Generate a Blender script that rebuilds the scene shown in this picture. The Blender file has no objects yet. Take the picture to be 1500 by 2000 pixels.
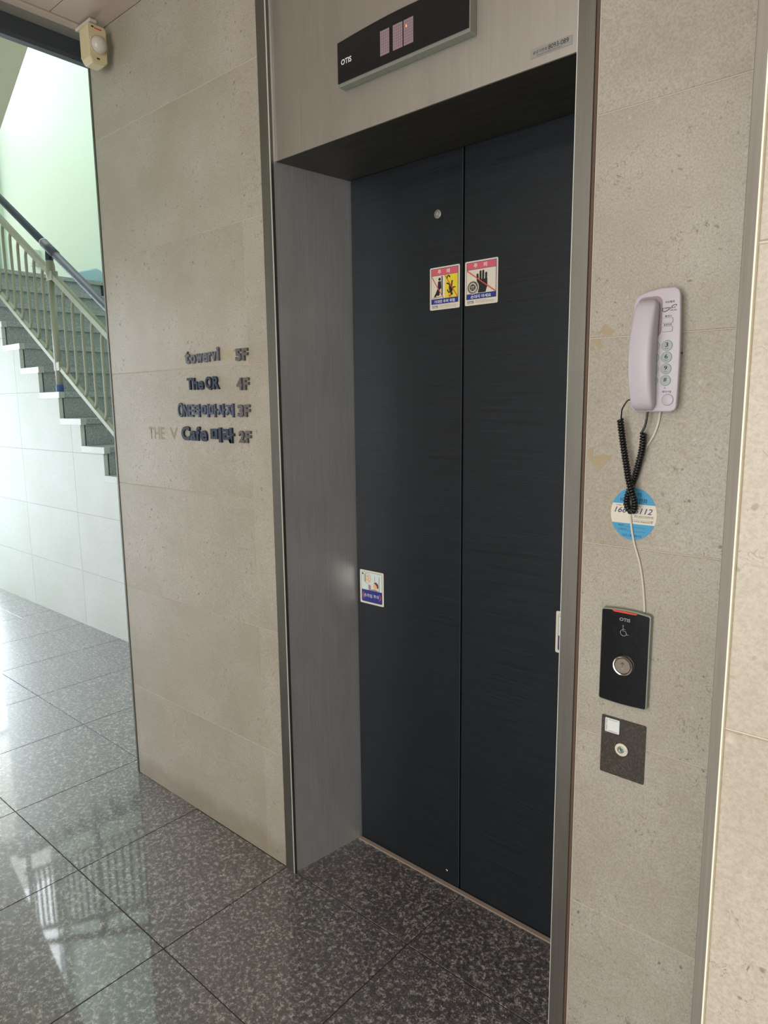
import bpy, bmesh, math, random
from mathutils import Vector, Matrix
R = math.radians
scene = bpy.context.scene
COL = scene.collection
random.seed(7)

# ------------------------------------------------------------------ camera
cam_d = bpy.data.cameras.new('camera'); cam = bpy.data.objects.new('camera', cam_d); COL.objects.link(cam)
cam_d.sensor_fit = 'VERTICAL'; cam_d.sensor_height = 36.0; cam_d.lens = 1345.14 * 36.0 / 2000.0
cam_d.clip_start = 0.02; cam_d.clip_end = 100
yaw, pit, rol = -0.71793, -0.15503, -0.011187
f = Vector((math.sin(yaw)*math.cos(pit), math.cos(yaw)*math.cos(pit), math.sin(pit)))
r0 = Vector((math.cos(yaw), -math.sin(yaw), 0)); u0 = r0.cross(f)
r = r0*math.cos(rol) + u0*math.sin(rol); u = -r0*math.sin(rol) + u0*math.cos(rol)
M = Matrix(((r.x, u.x, -f.x, 1.0263), (r.y, u.y, -f.y, -1.2917), (r.z, u.z, -f.z, 1.4536), (0, 0, 0, 1)))
cam.matrix_world = M
scene.camera = cam

# ------------------------------------------------------------------ world, lights, exposure
world = bpy.data.worlds.new('world'); scene.world = world; world.use_nodes = True
bg = world.node_tree.nodes['Background']; bg.inputs[0].default_value = (0.86, 0.93, 1.0, 1); bg.inputs[1].default_value = 1.0
def area(name, loc, rot, sx, sy, power, color, spread=180):
    d = bpy.data.lights.new(name, 'AREA'); d.shape = 'RECTANGLE'; d.size = sx; d.size_y = sy; d.energy = power; d.color = color; d.spread = R(spread)
    o = bpy.data.objects.new(name, d); o.location = loc; o.rotation_euler = rot; COL.objects.link(o); return o
area('daylight_at_hall_entrance', (-7.75, 0.68, 1.2), (R(90), 0, R(-90)), 2.5, 2.3, 210, (0.80, 0.90, 1.0), 140)
area('daylight_at_side_glazing', (-3.3, -0.95, 1.1), (R(90), 0, 0), 2.9, 2.1, 20, (0.92, 0.97, 1.0))
area('sky_light_at_landing_window', (-7.75, 1.14, 5.75), (R(90), 0, R(-90)), 1.75, 2.2, 66, (0.88, 0.96, 1.0), 140)
area('street_light_at_landing_window', (-7.75, 1.14, 3.68), (R(90), 0, R(-90)), 1.75, 1.9, 16, (1.0, 0.98, 0.86), 140)
area('stair_fill_light', (-2.8, 1.3, 7.15), (0, 0, 0), 2.2, 1.2, 58, (0.94, 0.98, 1.0))  # added fill light that brightens the stair and risers; no skylight is built
area('daylight_at_lobby_entrance', (0.9, -3.72, 1.3), (R(90), 0, 0), 2.2, 2.3, 104, (1.0, 0.975, 0.94))
area('lobby_ceiling_lamp', (-0.3, -2.3, 2.66), (0, 0, 0), 0.5, 0.5, 12, (1.0, 0.93, 0.84))
scene.view_settings.view_transform = 'Standard'; scene.view_settings.look = 'None'
scene.view_settings.exposure = 0.0; scene.view_settings.gamma = 1.0
scene.view_settings.use_curve_mapping = False

# ------------------------------------------------------------------ helpers
def lin(c):
    return tuple((x/255/12.92) if x/255 <= 0.04045 else ((x/255+0.055)/1.055)**2.4 for x in c) + (1,)

def mesh_obj(name, verts, faces, mat=None, parent=None, smooth=False, bevel=0):
    me = bpy.data.meshes.new(name)
    me.from_pydata([tuple(v) for v in verts], [], faces); me.update()
    if bevel:
        bm = bmesh.new(); bm.from_mesh(me)
        bmesh.ops.bevel(bm, geom=[e for e in bm.edges if len(e.link_faces) == 2 and e.calc_face_angle(0) > 0.5],
                        offset=bevel, segments=2, profile=0.5, affect='EDGES')
        bm.to_mesh(me); bm.free()
    if smooth:
        for p in me.polygons: p.use_smooth = True
    if mat: me.materials.append(mat)
    o = bpy.data.objects.new(name, me); COL.objects.link(o)
    if parent: link(o, parent)
    return o

def wloc(o):
    v = o.location.copy(); p = o.parent
    return v
ORIG = {}
def link(o, parent):
    """meshes carry world coordinates; shift so the parent's origin is respected"""
    o.parent = parent
    o.matrix_parent_inverse = Matrix.Translation(-ORIG.get(parent.name, Vector((0, 0, 0))))

def thing(name, loc, label, cat, group=None):
    o = bpy.data.objects.new(name, None); o.empty_display_size = 0.05; o.location = loc; COL.objects.link(o)
    ORIG[o.name] = Vector(loc)
    o['label'] = label; o['category'] = cat
    if group: o['group'] = group
    return o

def structure(name):
    o = bpy.data.objects.new(name, None); o.empty_display_size = 0.05; COL.objects.link(o)
    o['kind'] = 'structure'; return o

def tag(o, label=None, cat=None, group=None, kind=None):
    if label: o['label'] = label
    if cat: o['category'] = cat
    if group: o['group'] = group
    if kind: o['kind'] = kind
    return o

def box_vf(x0, x1, y0, y1, z0, z1):
    v = [(x0,y0,z0),(x1,y0,z0),(x1,y1,z0),(x0,y1,z0),(x0,y0,z1),(x1,y0,z1),(x1,y1,z1),(x0,y1,z1)]
    fc = [(0,3,2,1),(4,5,6,7),(0,1,5,4),(1,2,6,5),(2,3,7,6),(3,0,4,7)]
    return v, fc

def box(name, x0, x1, y0, y1, z0, z1, mat, parent=None, bevel=0, smooth=False):
    v, fc = box_vf(x0, x1, y0, y1, z0, z1)
    return mesh_obj(name, v, fc, mat, parent, smooth, bevel)

def boxes(name, lst, mat, parent=None):
    V, F = [], []
    for b in lst:
        v, fc = box_vf(*b); n = len(V); V += v; F += [tuple(i+n for i in q) for q in fc]
    return mesh_obj(name, V, F, mat, parent)

def slab(name, axis, a0, a1, b0, b1, face, depth, mat, parent, ch=0.0012):
    """a tile: chamfered plate. axis 'y': plate in the x-z plane facing -y (face = y), 'x+': in y-z facing +x, 'z': facing +z"""
    inner = [(a0+ch, b0+ch), (a1-ch, b0+ch), (a1-ch, b1-ch), (a0+ch, b1-ch)]
    outer = [(a0, b0), (a1, b0), (a1, b1), (a0, b1)]
    V = []
    for (pts, d) in ((inner, 0), (outer, ch), (outer, depth)):
        for a, b in pts:
            if axis == 'y': V.append((a, face+d, b))
            elif axis == 'y+': V.append((a, face-d, b))
            elif axis == 'x+': V.append((face-d, a, b))
            elif axis == 'x-': V.append((face+d, a, b))
            elif axis == 'z': V.append((a, b, face-d))
            elif axis == '-z': V.append((a, b, face+d))
    F = [(0, 1, 2, 3)]
    for k in (0, 4):
        for i in range(4):
            j = (i+1) % 4; F.append((k+i, k+4+i, k+4+j, k+j))
    F.append((11, 10, 9, 8))
    o = mesh_obj('tile' if name is None else name, V, F, mat, parent)
    bm = bmesh.new(); bm.from_mesh(o.data); bmesh.ops.recalc_face_normals(bm, faces=bm.faces); bm.to_mesh(o.data); bm.free()
    return o

def prism(name, pts, y0, y1, mat, parent=None, bevel=0, axis='y', smooth=False):
    """extrude outline pts [(a,b)] : axis 'y' -> (x,z) outline between y0 and y1 ; 'z' -> (x,y) outline ; 'x' -> (y,z) outline"""
    bm = bmesh.new()
    def P(a, b, d):
        return {'y': (a, d, b), 'z': (a, b, d), 'x': (d, a, b)}[axis]
    v0 = [bm.verts.new(P(a, b, y0)) for a, b in pts]; v1 = [bm.verts.new(P(a, b, y1)) for a, b in pts]
    f0 = bm.faces.new(v0); f1 = bm.faces.new(list(reversed(v1)))
    n = len(pts)
    for i in range(n):
        j = (i+1) % n; bm.faces.new((v0[j], v0[i], v1[i], v1[j]))
    bmesh.ops.recalc_face_normals(bm, faces=bm.faces)
    if bevel:
        es = [e for e in bm.edges if e.calc_face_angle(0) > 0.6]
        bmesh.ops.bevel(bm, geom=es, offset=bevel, segments=3, profile=0.5, affect='EDGES')
    me = bpy.data.meshes.new(name); bm.to_mesh(me); bm.free()
    if smooth:
        for p in me.polygons: p.use_smooth = True
    if mat: me.materials.append(mat)
    o = bpy.data.objects.new(name, me); COL.objects.link(o)
    if parent: link(o, parent)
    return o

def rrect(x0, x1, z0, z1, rad, n=5):
    pts = []
    for cx, cz, a in ((x1-rad, z1-rad, 0), (x0+rad, z1-rad, 90), (x0+rad, z0+rad, 180), (x1-rad, z0+rad, 270)):
        for i in range(n+1):
            t = R(a + 90*i/n); pts.append((cx+rad*math.cos(t), cz+rad*math.sin(t)))
    return pts

def circ(cx, cz, rx, rz=None, n=32, a0=0, a1=360):
    rz = rz or rx
    full = abs(a1-a0) >= 360
    m = n if full else n+1
    return [(cx+rx*math.cos(R(a0+(a1-a0)*i/n)), cz+rz*math.sin(R(a0+(a1-a0)*i/n))) for i in range(m)]

def lathe(name, prof, cx, cy, cz, axis, mat, parent=None, n=32, smooth=True):
    """prof [(radius, height)] around axis 'y-' (height towards -y), 'z' or 'x+'"""
    V, F = [], []
    for rr, h in prof:
        for i in range(n):
            t = 2*math.pi*i/n; a, b = rr*math.cos(t), rr*math.sin(t)
            V.append({'y-': (cx+a, cy-h, cz+b), 'z': (cx+a, cy+b, cz+h), 'x+': (cx+h, cy+a, cz+b)}[axis])
    for k in range(len(prof)-1):
        for i in range(n):
            j = (i+1) % n; F.append((k*n+i, k*n+j, (k+1)*n+j, (k+1)*n+i))
    F.append(tuple(range(n))); F.append(tuple(reversed(range((len(prof)-1)*n, len(prof)*n))))
    o = mesh_obj(name, V, F, mat, parent, smooth)
    bm = bmesh.new(); bm.from_mesh(o.data); bmesh.ops.recalc_face_normals(bm, faces=bm.faces)
    for e in bm.edges:
        if e.calc_face_angle(0) > 0.7: e.smooth = False
    bm.to_mesh(o.data); bm.free()
    return o

def sweep(name, pts, rad, mat, parent=None, n=8, flat=None):
    """tube along points; flat=(w,h) gives a rectangular bar"""
    P = [Vector(p) for p in pts]; V, F = [], []
    if flat:
        w, h = flat; sec = [(-w/2, -h/2), (w/2, -h/2), (w/2, h/2), (-w/2, h/2)]; n = 4
    else:
        sec = [(math.cos(2*math.pi*i/n), math.sin(2*math.pi*i/n)) for i in range(n)]
    up = Vector((0, 1, 0)) if flat is None else Vector((0, 1, 0))
    t0 = (P[1]-P[0]).normalized()
    a = up - t0*up.dot(t0)
    if a.length < 1e-4: a = Vector((1, 0, 0))
    a.normalize()
    for k, p in enumerate(P):
        t = (P[min(k+1, len(P)-1)] - P[max(k-1, 0)]).normalized()
        a = (a - t*a.dot(t)).normalized(); b = t.cross(a)
        rr = rad[k] if isinstance(rad, (list, tuple)) else rad
        for sx, sy in sec:
            V.append(p + a*sx*(rr if not flat else 1) + b*sy*(rr if not flat else 1))
    for k in range(len(P)-1):
        for i in range(n):
            j = (i+1) % n; F.append((k*n+i, k*n+j, (k+1)*n+j, (k+1)*n+i))
    F.append(tuple(reversed(range(n)))); F.append(tuple(range((len(P)-1)*n, len(P)*n)))
    return mesh_obj(name, V, F, mat, parent, smooth=not flat)

def spline(ctrl, per=8):
    P = [Vector(c) for c in ctrl]; out = []
    for i in range(len(P)-1):
        p0 = P[max(i-1, 0)]; p1 = P[i]; p2 = P[i+1]; p3 = P[min(i+2, len(P)-1)]
        for k in range(per):
            t = k/per
            out.append(0.5*((2*p1)+(-p0+p2)*t+(2*p0-5*p1+4*p2-p3)*t*t+(-p0+3*p1-3*p2+p3)*t**3))
    out.append(P[-1]); return out

def text(name, body, x0, x1, z0, z1, y, depth, mat, parent=None, bold=0.0, shear=0.0, rot=0.0, keep=False, res=3):
    """lettering facing -y, fitted to the rectangle x0..x1, z0..z1; front at y, back at y+depth; rot in degrees about its centre"""
    c = bpy.data.curves.new('t', 'FONT'); c.body = body; c.size = 1; c.extrude = 0.05 if depth > 0.0006 else 0.0
    c.offset = bold; c.shear = shear; c.resolution_u = res
    o = bpy.data.objects.new('t', c); COL.objects.link(o)
    dg = bpy.context.evaluated_depsgraph_get(); me = bpy.data.meshes.new_from_object(o.evaluated_get(dg))
    bpy.data.objects.remove(o); bpy.data.curves.remove(c)
    xs = [v.co.x for v in me.vertices]; ys = [v.co.y for v in me.vertices]
    ax, bx, ay, by = min(xs), max(xs), min(ys), max(ys)
    sx = (x1-x0)/(bx-ax); sz = (z1-z0)/(by-ay)
    if keep:
        s = min(sx, sz); sx = sz = s
    cx, cz = (x0+x1)/2, (z0+z1)/2; ca, sa = math.cos(R(rot)), math.sin(R(rot))
    if abs(rot) == 90:
        sx = (z1-z0)/(bx-ax); sz = (x1-x0)/(by-ay)
    for v in me.vertices:
        a = (v.co.x-(ax+bx)/2)*sx; b = (v.co.y-(ay+by)/2)*sz
        v.co = (cx+a*ca-b*sa, (y if v.co.z > -0.01 else y+depth), cz+a*sa+b*ca)
    me.name = name; me.materials.clear(); me.materials.append(mat)
    ob = bpy.data.objects.new(name, me); COL.objects.link(ob)
    if parent: link(ob, parent)
    return ob

# ------------------------------------------------------------------ materials
def mat_new(name):
    m = bpy.data.materials.new(name); m.use_nodes = True
    nt = m.node_tree; b = nt.nodes['Principled BSDF']; return m, nt, b
def plain(name, rgb, rough=0.5, metal=0.0, coat=0.0, spec=0.5, emit=None, es=0):
    m, nt, b = mat_new(name)
    b.inputs['Base Color'].default_value = lin(rgb); b.inputs['Roughness'].default_value = rough
    b.inputs['Metallic'].default_value = metal; b.inputs['Coat Weight'].default_value = coat
    b.inputs['Specular IOR Level'].default_value = spec
    if emit: b.inputs['Emission Color'].default_value = lin(emit); b.inputs['Emission Strength'].default_value = es
    n = nt.nodes.new('ShaderNodeTexNoise'); n.inputs['Scale'].default_value = 90; n.inputs['Detail'].default_value = 3
    g = nt.nodes.new('ShaderNodeNewGeometry'); nt.links.new(g.outputs['Position'], n.inputs['Vector'])
    mr = nt.nodes.new('ShaderNodeMapRange'); mr.inputs['To Min'].default_value = max(rough-0.05, 0.02); mr.inputs['To Max'].default_value = min(rough+0.06, 1)
    nt.links.new(n.outputs['Fac'], mr.inputs['Value']); nt.links.new(mr.outputs['Result'], b.inputs['Roughness'])
    return m

class NB:
    def __init__(s, nt): s.nt = nt
    def n(s, t, **kw):
        x = s.nt.nodes.new(t)
        for k, v in kw.items():
            if k.startswith('_'): setattr(x, k[1:], v)
            else: x.inputs[k.replace('__', ' ')].default_value = v
        return x
    def l(s, a, b): s.nt.links.new(a, b)
    def pos(s, scale=(1, 1, 1), offset=True):
        g = s.n('ShaderNodeNewGeometry'); m = s.n('ShaderNodeMapping'); m.inputs['Scale'].default_value = scale
        s.l(g.outputs['Position'], m.inputs['Vector'])
        if offset:
            oi = s.n('ShaderNodeObjectInfo'); mm = s.n('ShaderNodeMath', _operation='MULTIPLY'); mm.inputs[1].default_value = 37.0
            s.l(oi.outputs['Random'], mm.inputs[0]); cb = s.n('ShaderNodeCombineXYZ')
            for i in range(3): s.l(mm.outputs[0], cb.inputs[i])
            s.l(cb.outputs[0], m.inputs['Location'])
        return m.outputs['Vector']
    def ramp(s, src, stops):
        rp = s.n('ShaderNodeValToRGB'); e = rp.color_ramp.elements
        while len(e) > len(stops): e.remove(e[-1])
        while len(e) < len(stops): e.new(0.5)
        for el, (p, c) in zip(e, stops): el.position = p; el.color = c if len(c) == 4 else (*c, 1)
        s.l(src, rp.inputs[0]); return rp.outputs[0]
    def mix(s, fac, a, b):
        m = s.n('ShaderNodeMix', _data_type='RGBA')
        for sock, v in ((m.inputs[0], fac), (m.inputs[6], a), (m.inputs[7], b)):
            if isinstance(v, bpy.types.NodeSocket): s.l(v, sock)
            else: sock.default_value = v
        return m.outputs[2]

def stone(name, base, light, dark, rough=0.32, fleck=1.0, grime=False):
    m, nt, b = mat_new(name); k = NB(nt); v = k.pos()
    big = k.n('ShaderNodeTexNoise', Scale=3.5, Detail=4, Roughness=0.6); k.l(v, big.inputs['Vector'])
    c = k.mix(k.ramp(big.outputs['Fac'], [(0.35, (0,0,0)), (0.65, (1,1,1))]), lin(base), lin(light))
    fine = k.n('ShaderNodeTexNoise', Scale=260, Detail=3, Roughness=0.7); k.l(v, fine.inputs['Vector'])
    fm = k.n('ShaderNodeMath', _operation='MULTIPLY'); fm.inputs[1].default_value = 0.55
    k.l(k.ramp(fine.outputs['Fac'], [(0.35, (1,1,1)), (0.62, (0,0,0))]), fm.inputs[0])
    c = k.mix(fm.outputs[0], c, lin(dark))
    # short curled fossil strokes
    cur = k.n('ShaderNodeTexNoise', Scale=55, Detail=2.0, Distortion=1.6); k.l(v, cur.inputs['Vector'])
    line = k.ramp(cur.outputs['Fac'], [(0.478, (0,0,0)), (0.497, (1,1,1)), (0.516, (0,0,0))])
    msk = k.n('ShaderNodeTexNoise', Scale=38, Detail=2); k.l(k.pos((1.3, 1.3, 1.1)), msk.inputs['Vector'])
    mk = k.ramp(msk.outputs['Fac'], [(0.54, (0,0,0)), (0.62, (1,1,1))])
    big2 = k.n('ShaderNodeTexNoise', Scale=7, Detail=2); k.l(v, big2.inputs['Vector'])
    mk2 = k.ramp(big2.outputs['Fac'], [(0.44, (0.15,0.15,0.15)), (0.62, (1,1,1))])
    mu = k.n('ShaderNodeMath', _operation='MULTIPLY'); k.l(line, mu.inputs[0]); k.l(mk, mu.inputs[1])
    mu2 = k.n('ShaderNodeMath', _operation='MULTIPLY'); k.l(mu.outputs[0], mu2.inputs[0]); k.l(mk2, mu2.inputs[1])
    mu3 = k.n('ShaderNodeMath', _operation='MULTIPLY'); mu3.inputs[1].default_value = 0.85*fleck; k.l(mu2.outputs[0], mu3.inputs[0])
    c = k.mix(mu3.outputs[0], c, lin(tuple(x*0.62 for x in dark)))
    # dark spots and pale chips
    sp = k.n('ShaderNodeTexNoise', Scale=75, Detail=1.5); k.l(v, sp.inputs['Vector'])
    ms = k.n('ShaderNodeMath', _operation='MULTIPLY'); ms.inputs[1].default_value = 0.7*fleck
    k.l(k.ramp(sp.outputs['Fac'], [(0.685, (0,0,0)), (0.75, (1,1,1))]), ms.inputs[0])
    ms2 = k.n('ShaderNodeMath', _operation='MULTIPLY'); k.l(ms.outputs[0], ms2.inputs[0]); k.l(mk2, ms2.inputs[1])
    c = k.mix(ms2.outputs[0], c, lin(tuple(x*0.7 for x in dark)))
    ls = k.n('ShaderNodeMath', _operation='MULTIPLY'); ls.inputs[1].default_value = 0.30*fleck
    k.l(k.ramp(sp.outputs['Fac'], [(0.24, (1,1,1)), (0.29, (0,0,0))]), ls.inputs[0])
    c = k.mix(ls.outputs[0], c, lin(tuple(min(255, x*1.15) for x in light)))
    if grime:                                       # mop grime along the foot of the wall
        gz = k.n('ShaderNodeNewGeometry'); sp_ = k.n('ShaderNodeSeparateXYZ'); k.l(gz.outputs['Position'], sp_.inputs[0])
        gn = k.n('ShaderNodeTexNoise', Scale=14, Detail=4); k.l(k.pos((1, 1, 0.4), offset=False), gn.inputs['Vector'])
        ad = k.n('ShaderNodeMath', _operation='MULTIPLY_ADD'); ad.inputs[1].default_value = -0.10; k.l(gn.outputs['Fac'], ad.inputs[0]); k.l(sp_.outputs[2], ad.inputs[2])
        c = k.mix(k.ramp(ad.outputs[0], [(-0.0, (.34,.34,.34)), (0.05, (0,0,0))]), c, lin((112, 96, 74)))
    k.l(c, b.inputs['Base Color']); b.inputs['Roughness'].default_value = rough; b.inputs['Specular IOR Level'].default_value = 0.35
    bp = k.n('ShaderNodeBump', Strength=0.08, Distance=0.001); k.l(fine.outputs['Fac'], bp.inputs['Height']); k.l(bp.outputs[0], b.inputs['Normal'])
    return m

def granite(name, dark, mid, light, scale=1.0, rough=0.35, coat=0.0, spec=0.5, thr=0.0):
    m, nt, b = mat_new(name); k = NB(nt); v = k.pos()
    n1 = k.n('ShaderNodeTexNoise', Scale=80*scale, Detail=9, Roughness=0.82); k.l(v, n1.inputs['Vector'])
    c = k.ramp(n1.outputs['Fac'], [(0.44+thr, lin(dark)), (0.53+thr, lin(mid)), (0.57+thr, lin(light)), (0.66+thr, lin(tuple(x*1.12 for x in light)))])
    n2 = k.n('ShaderNodeTexNoise', Scale=240*scale, Detail=2); k.l(v, n2.inputs['Vector'])
    c = k.mix(k.ramp(n2.outputs['Fac'], [(0.56, (0,0,0)), (0.64, (.8,.8,.8))]), c, lin(tuple(x*0.6 for x in dark)))
    n3 = k.n('ShaderNodeTexNoise', Scale=2.2, Detail=2); k.l(k.pos(offset=False), n3.inputs['Vector'])
    c = k.mix(k.ramp(n3.outputs['Fac'], [(0.4, (0,0,0)), (0.7, (.18,.18,.18))]), c, lin(mid))
    k.l(c, b.inputs['Base Color']); b.inputs['Roughness'].default_value = rough
    b.inputs['Specular IOR Level'].default_value = spec
    b.inputs['Coat Weight'].default_value = coat; b.inputs['Coat Roughness'].default_value = 0.035; b.inputs['Coat IOR'].default_value = 1.65
    return m

def brushed(name, rgb, rough=0.3, vertical=True, metal=1.0, bump=0.06, contrast=0.12, dirt=0.2):
    m, nt, b = mat_new(name); k = NB(nt)
    v = k.pos((420, 420, 5) if vertical else (4, 60, 420), offset=False)
    n = k.n('ShaderNodeTexNoise', Scale=1.0, Detail=4, Roughness=0.7); k.l(v, n.inputs['Vector'])
    a = tuple(x*(1-contrast) for x in rgb); z = tuple(min(255, x*(1+contrast)) for x in rgb)
    c = k.ramp(n.outputs['Fac'], [(0.3, lin(a)), (0.7, lin(z))])
    st = k.n('ShaderNodeTexNoise', Scale=7, Detail=4, Distortion=0.4); k.l(k.pos((1.5, 1.5, 0.6), offset=False), st.inputs['Vector'])
    md = k.n('ShaderNodeMath', _operation='MULTIPLY'); md.inputs[1].default_value = dirt
    k.l(k.ramp(st.outputs['Fac'], [(0.45, (0,0,0)), (0.7, (1,1,1))]), md.inputs[0])
    c = k.mix(md.outputs[0], c, lin(tuple(x*0.72 for x in rgb)))
    k.l(c, b.inputs['Base Color']); b.inputs['Metallic'].default_value = metal
    rr = k.n('ShaderNodeMapRange'); rr.inputs['To Min'].default_value = rough-0.07; rr.inputs['To Max'].default_value = rough+0.1
    k.l(n.outputs['Fac'], rr.inputs['Value']); k.l(rr.outputs[0], b.inputs['Roughness'])
    bp = k.n('ShaderNodeBump', Strength=bump, Distance=0.0005); k.l(n.outputs['Fac'], bp.inputs['Height']); k.l(bp.outputs[0], b.inputs['Normal'])
    return m

M_STONE = stone('beige_limestone', (168, 161, 146), (184, 178, 166), (142, 131, 114), grime=True)
M_STONE2 = stone('cream_limestone', (178, 170, 153), (188, 180, 166), (156, 144, 124), rough=0.3)
M_WHITE = stone('white_stone', (214, 214, 208), (222, 222, 218), (190, 188, 180), rough=0.62, fleck=0.5)
M_CAP = stone('cap_stone', (196, 196, 192), (202, 202, 198), (176, 174, 168), fleck=0.4)
M_GROUT = plain('pale_grout', (200, 192, 176), 0.8)
M_GROUTW = plain('grey_grout', (160, 160, 156), 0.8)
M_GROUTD = plain('dark_grout', (52, 46, 44), 0.8)
M_FLOOR = granite('polished_granite', (72, 68, 68), (106, 102, 100), (176, 172, 166), scale=1.0, rough=0.36, coat=1.0, spec=1.0)
M_STAIR = granite('stair_granite', (144, 148, 150), (168, 172, 172), (190, 194, 190), scale=1.5, rough=0.5)
M_GREEN = plain('pale_green_paint', (220, 234, 221), 0.6)
M_SAGE = plain('upper_flight_paint', (228, 216, 192), 0.7)
M_CEIL = plain('pinkish_ceiling_panel', (196, 178, 164), 0.6)
M_PLASTER = plain('plaster', (190, 180, 165), 0.8)
M_STEEL = brushed('brushed_steel', (214, 215, 214), 0.44, metal=0.72, contrast=0.05)
M_JAMB = brushed('jamb_steel', (130, 128, 120), 0.5, contrast=0.04)
M_SOFFIT = brushed('shaded_soffit_steel', (92, 92, 84), 0.45, vertical=False, metal=0.8)  # frame steel darkened; the shade under the transom is put into the colour
M_STEELT = brushed('transom_steel', (190, 186, 178), 0.5, bump=0.03, contrast=0.02, dirt=0.12)
M_TRIM = brushed('trim_steel', (138, 132, 122), 0.5, contrast=0.05, metal=0.4)
M_EDGE = plain('jamb_edge_highlight', (214, 214, 206), 0.45, metal=0.2)  # pale colour stands in for hall light catching the jamb edges
M_LIP = plain('bright_edge', (250, 240, 215), 0.45)
M_DOOR = brushed('black_brushed_door', (24, 30, 35), 0.42, vertical=False, metal=0.25, contrast=0.34, dirt=0.25)
M_BLACK = plain('black_gloss', (18, 22, 24), 0.22)
M_BLACKM = plain('black_plastic', (26, 29, 31), 0.5)
M_LINTEL = plain('dark_lintel_metal', (62, 68, 72), 0.6)
M_GREYMET = plain('grey_painted_metal', (150, 148, 138), 0.5)
M_SEAL = plain('brown_sealant', (96, 74, 60), 0.7)
M_RIM = plain('silver_green_rim', (142, 148, 138), 0.4, metal=0.4)
M_WHITEP = plain('white_print', (222, 226, 222), 0.5)
M_CREAM = plain('sticker_paper', (216, 208, 190), 0.55)
M_PINK = plain('sticker_pink', (206, 92, 104), 0.5)
M_RED = plain('sticker_red', (206, 84, 74), 0.5)
M_BLUE = plain('sticker_blue', (38, 48, 128), 0.5)
M_YELL = plain('sticker_yellow', (226, 204, 50), 0.5)
M_INK = plain('black_ink', (24, 22, 24), 0.5)
M_GREYINK = plain('grey_ink', (150, 145, 132), 0.6)
M_SKIN = plain('pictogram_skin', (228, 176, 132), 0.6)
M_HAIR = plain('pictogram_hair', (104, 44, 40), 0.6)
M_CYAN = plain('sticker_sky_blue', (62, 150, 190), 0.5)
M_NAVY = plain('navy_print', (44, 48, 106), 0.5)
M_PHONE = plain('pale_pink_plastic', (188, 180, 187), 0.42)
M_KEY = plain('grey_rubber_key', (160, 168, 164), 0.5)
M_LINE = plain('moulded_seam', (150, 132, 134), 0.6)
M_CORD = plain('black_cord', (20, 22, 22), 0.28)
M_CABLE = plain('white_cable', (206, 198, 182), 0.4)
M_ORANGE = plain('orange_lamp', (200, 70, 44), 0.3, emit=(220, 70, 40), es=0.15)
M_CHROME = plain('button_chrome', (214, 206, 198), 0.16, metal=1.0)
M_BTN = plain('button_face', (160, 148, 138), 0.35, metal=0.9)
M_ARROW = plain('maroon_arrow', (92, 34, 28), 0.5)
M_PLATE = granite('dark_bronze_plate', (52, 46, 40), (62, 56, 48), (80, 74, 62), scale=2.6, rough=0.5)
M_RESID = plain('adhesive_residue', (166, 150, 122), 0.7)
M_GHOST = plain('glue_ghost', (152, 147, 128), 0.7)
M_GHOSTY = plain('glue_ghost_yellow', (178, 164, 124), 0.7)
M_LET_D = plain('letter_navy', (34, 43, 62), 0.5)
M_LET_B = plain('letter_slate', (72, 81, 102), 0.5)
M_LET_G = plain('letter_grey', (92, 88, 86), 0.45)
M_LET_P = plain('letter_pewter', (96, 96, 104), 0.45)
M_RAIL = plain('beige_green_paint', (158, 156, 136), 0.45)
M_HAND = plain('dark_grey_handrail', (78, 82, 92), 0.5, spec=0.25)
M_NECK = plain('navy_black_neck', (44, 50, 66), 0.4)
M_TAPE = plain('blue_tape', (54, 84, 140), 0.5)
M_BAG = plain('pale_blue_plastic', (172, 204, 220), 0.35)
M_PIR = plain('aged_cream_plastic', (210, 198, 158), 0.5)
M_DOME = plain('milky_dome', (206, 200, 188), 0.25)
M_BOXW = plain('wall_box_white', (206, 220, 214), 0.4)
M_MATRIX = plain('matrix_pink_grey', (150, 128, 134), 0.35)
M_MATLIN = plain('matrix_lines', (96, 74, 82), 0.4)
M_LED = plain('lit_dot', (255, 150, 110), 0.3, emit=(255, 140, 90), es=0.9)
M_SILV = plain('silver_label', (150, 150, 146), 0.4, metal=0.2)
M_MORTAR = plain('worn_mortar', (158, 142, 130), 0.85)
M_FRAME = plain('aluminium_frame', (190, 196, 200), 0.35, metal=0.6)
mg, nt, b = mat_new('window_glass'); nt.nodes.remove(b); k = NB(nt)
tr = k.n('ShaderNodeBsdfTransparent'); gl = k.n('ShaderNodeBsdfGlossy', Roughness=0.02); mx = k.n('ShaderNodeMixShader'); mx.inputs[0].default_value = 0.06
k.l(tr.outputs[0], mx.inputs[1]); k.l(gl.outputs[0], mx.inputs[2]); k.l(mx.outputs[0], nt.nodes['Material Output'].inputs[0])
M_GLASS = mg

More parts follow.
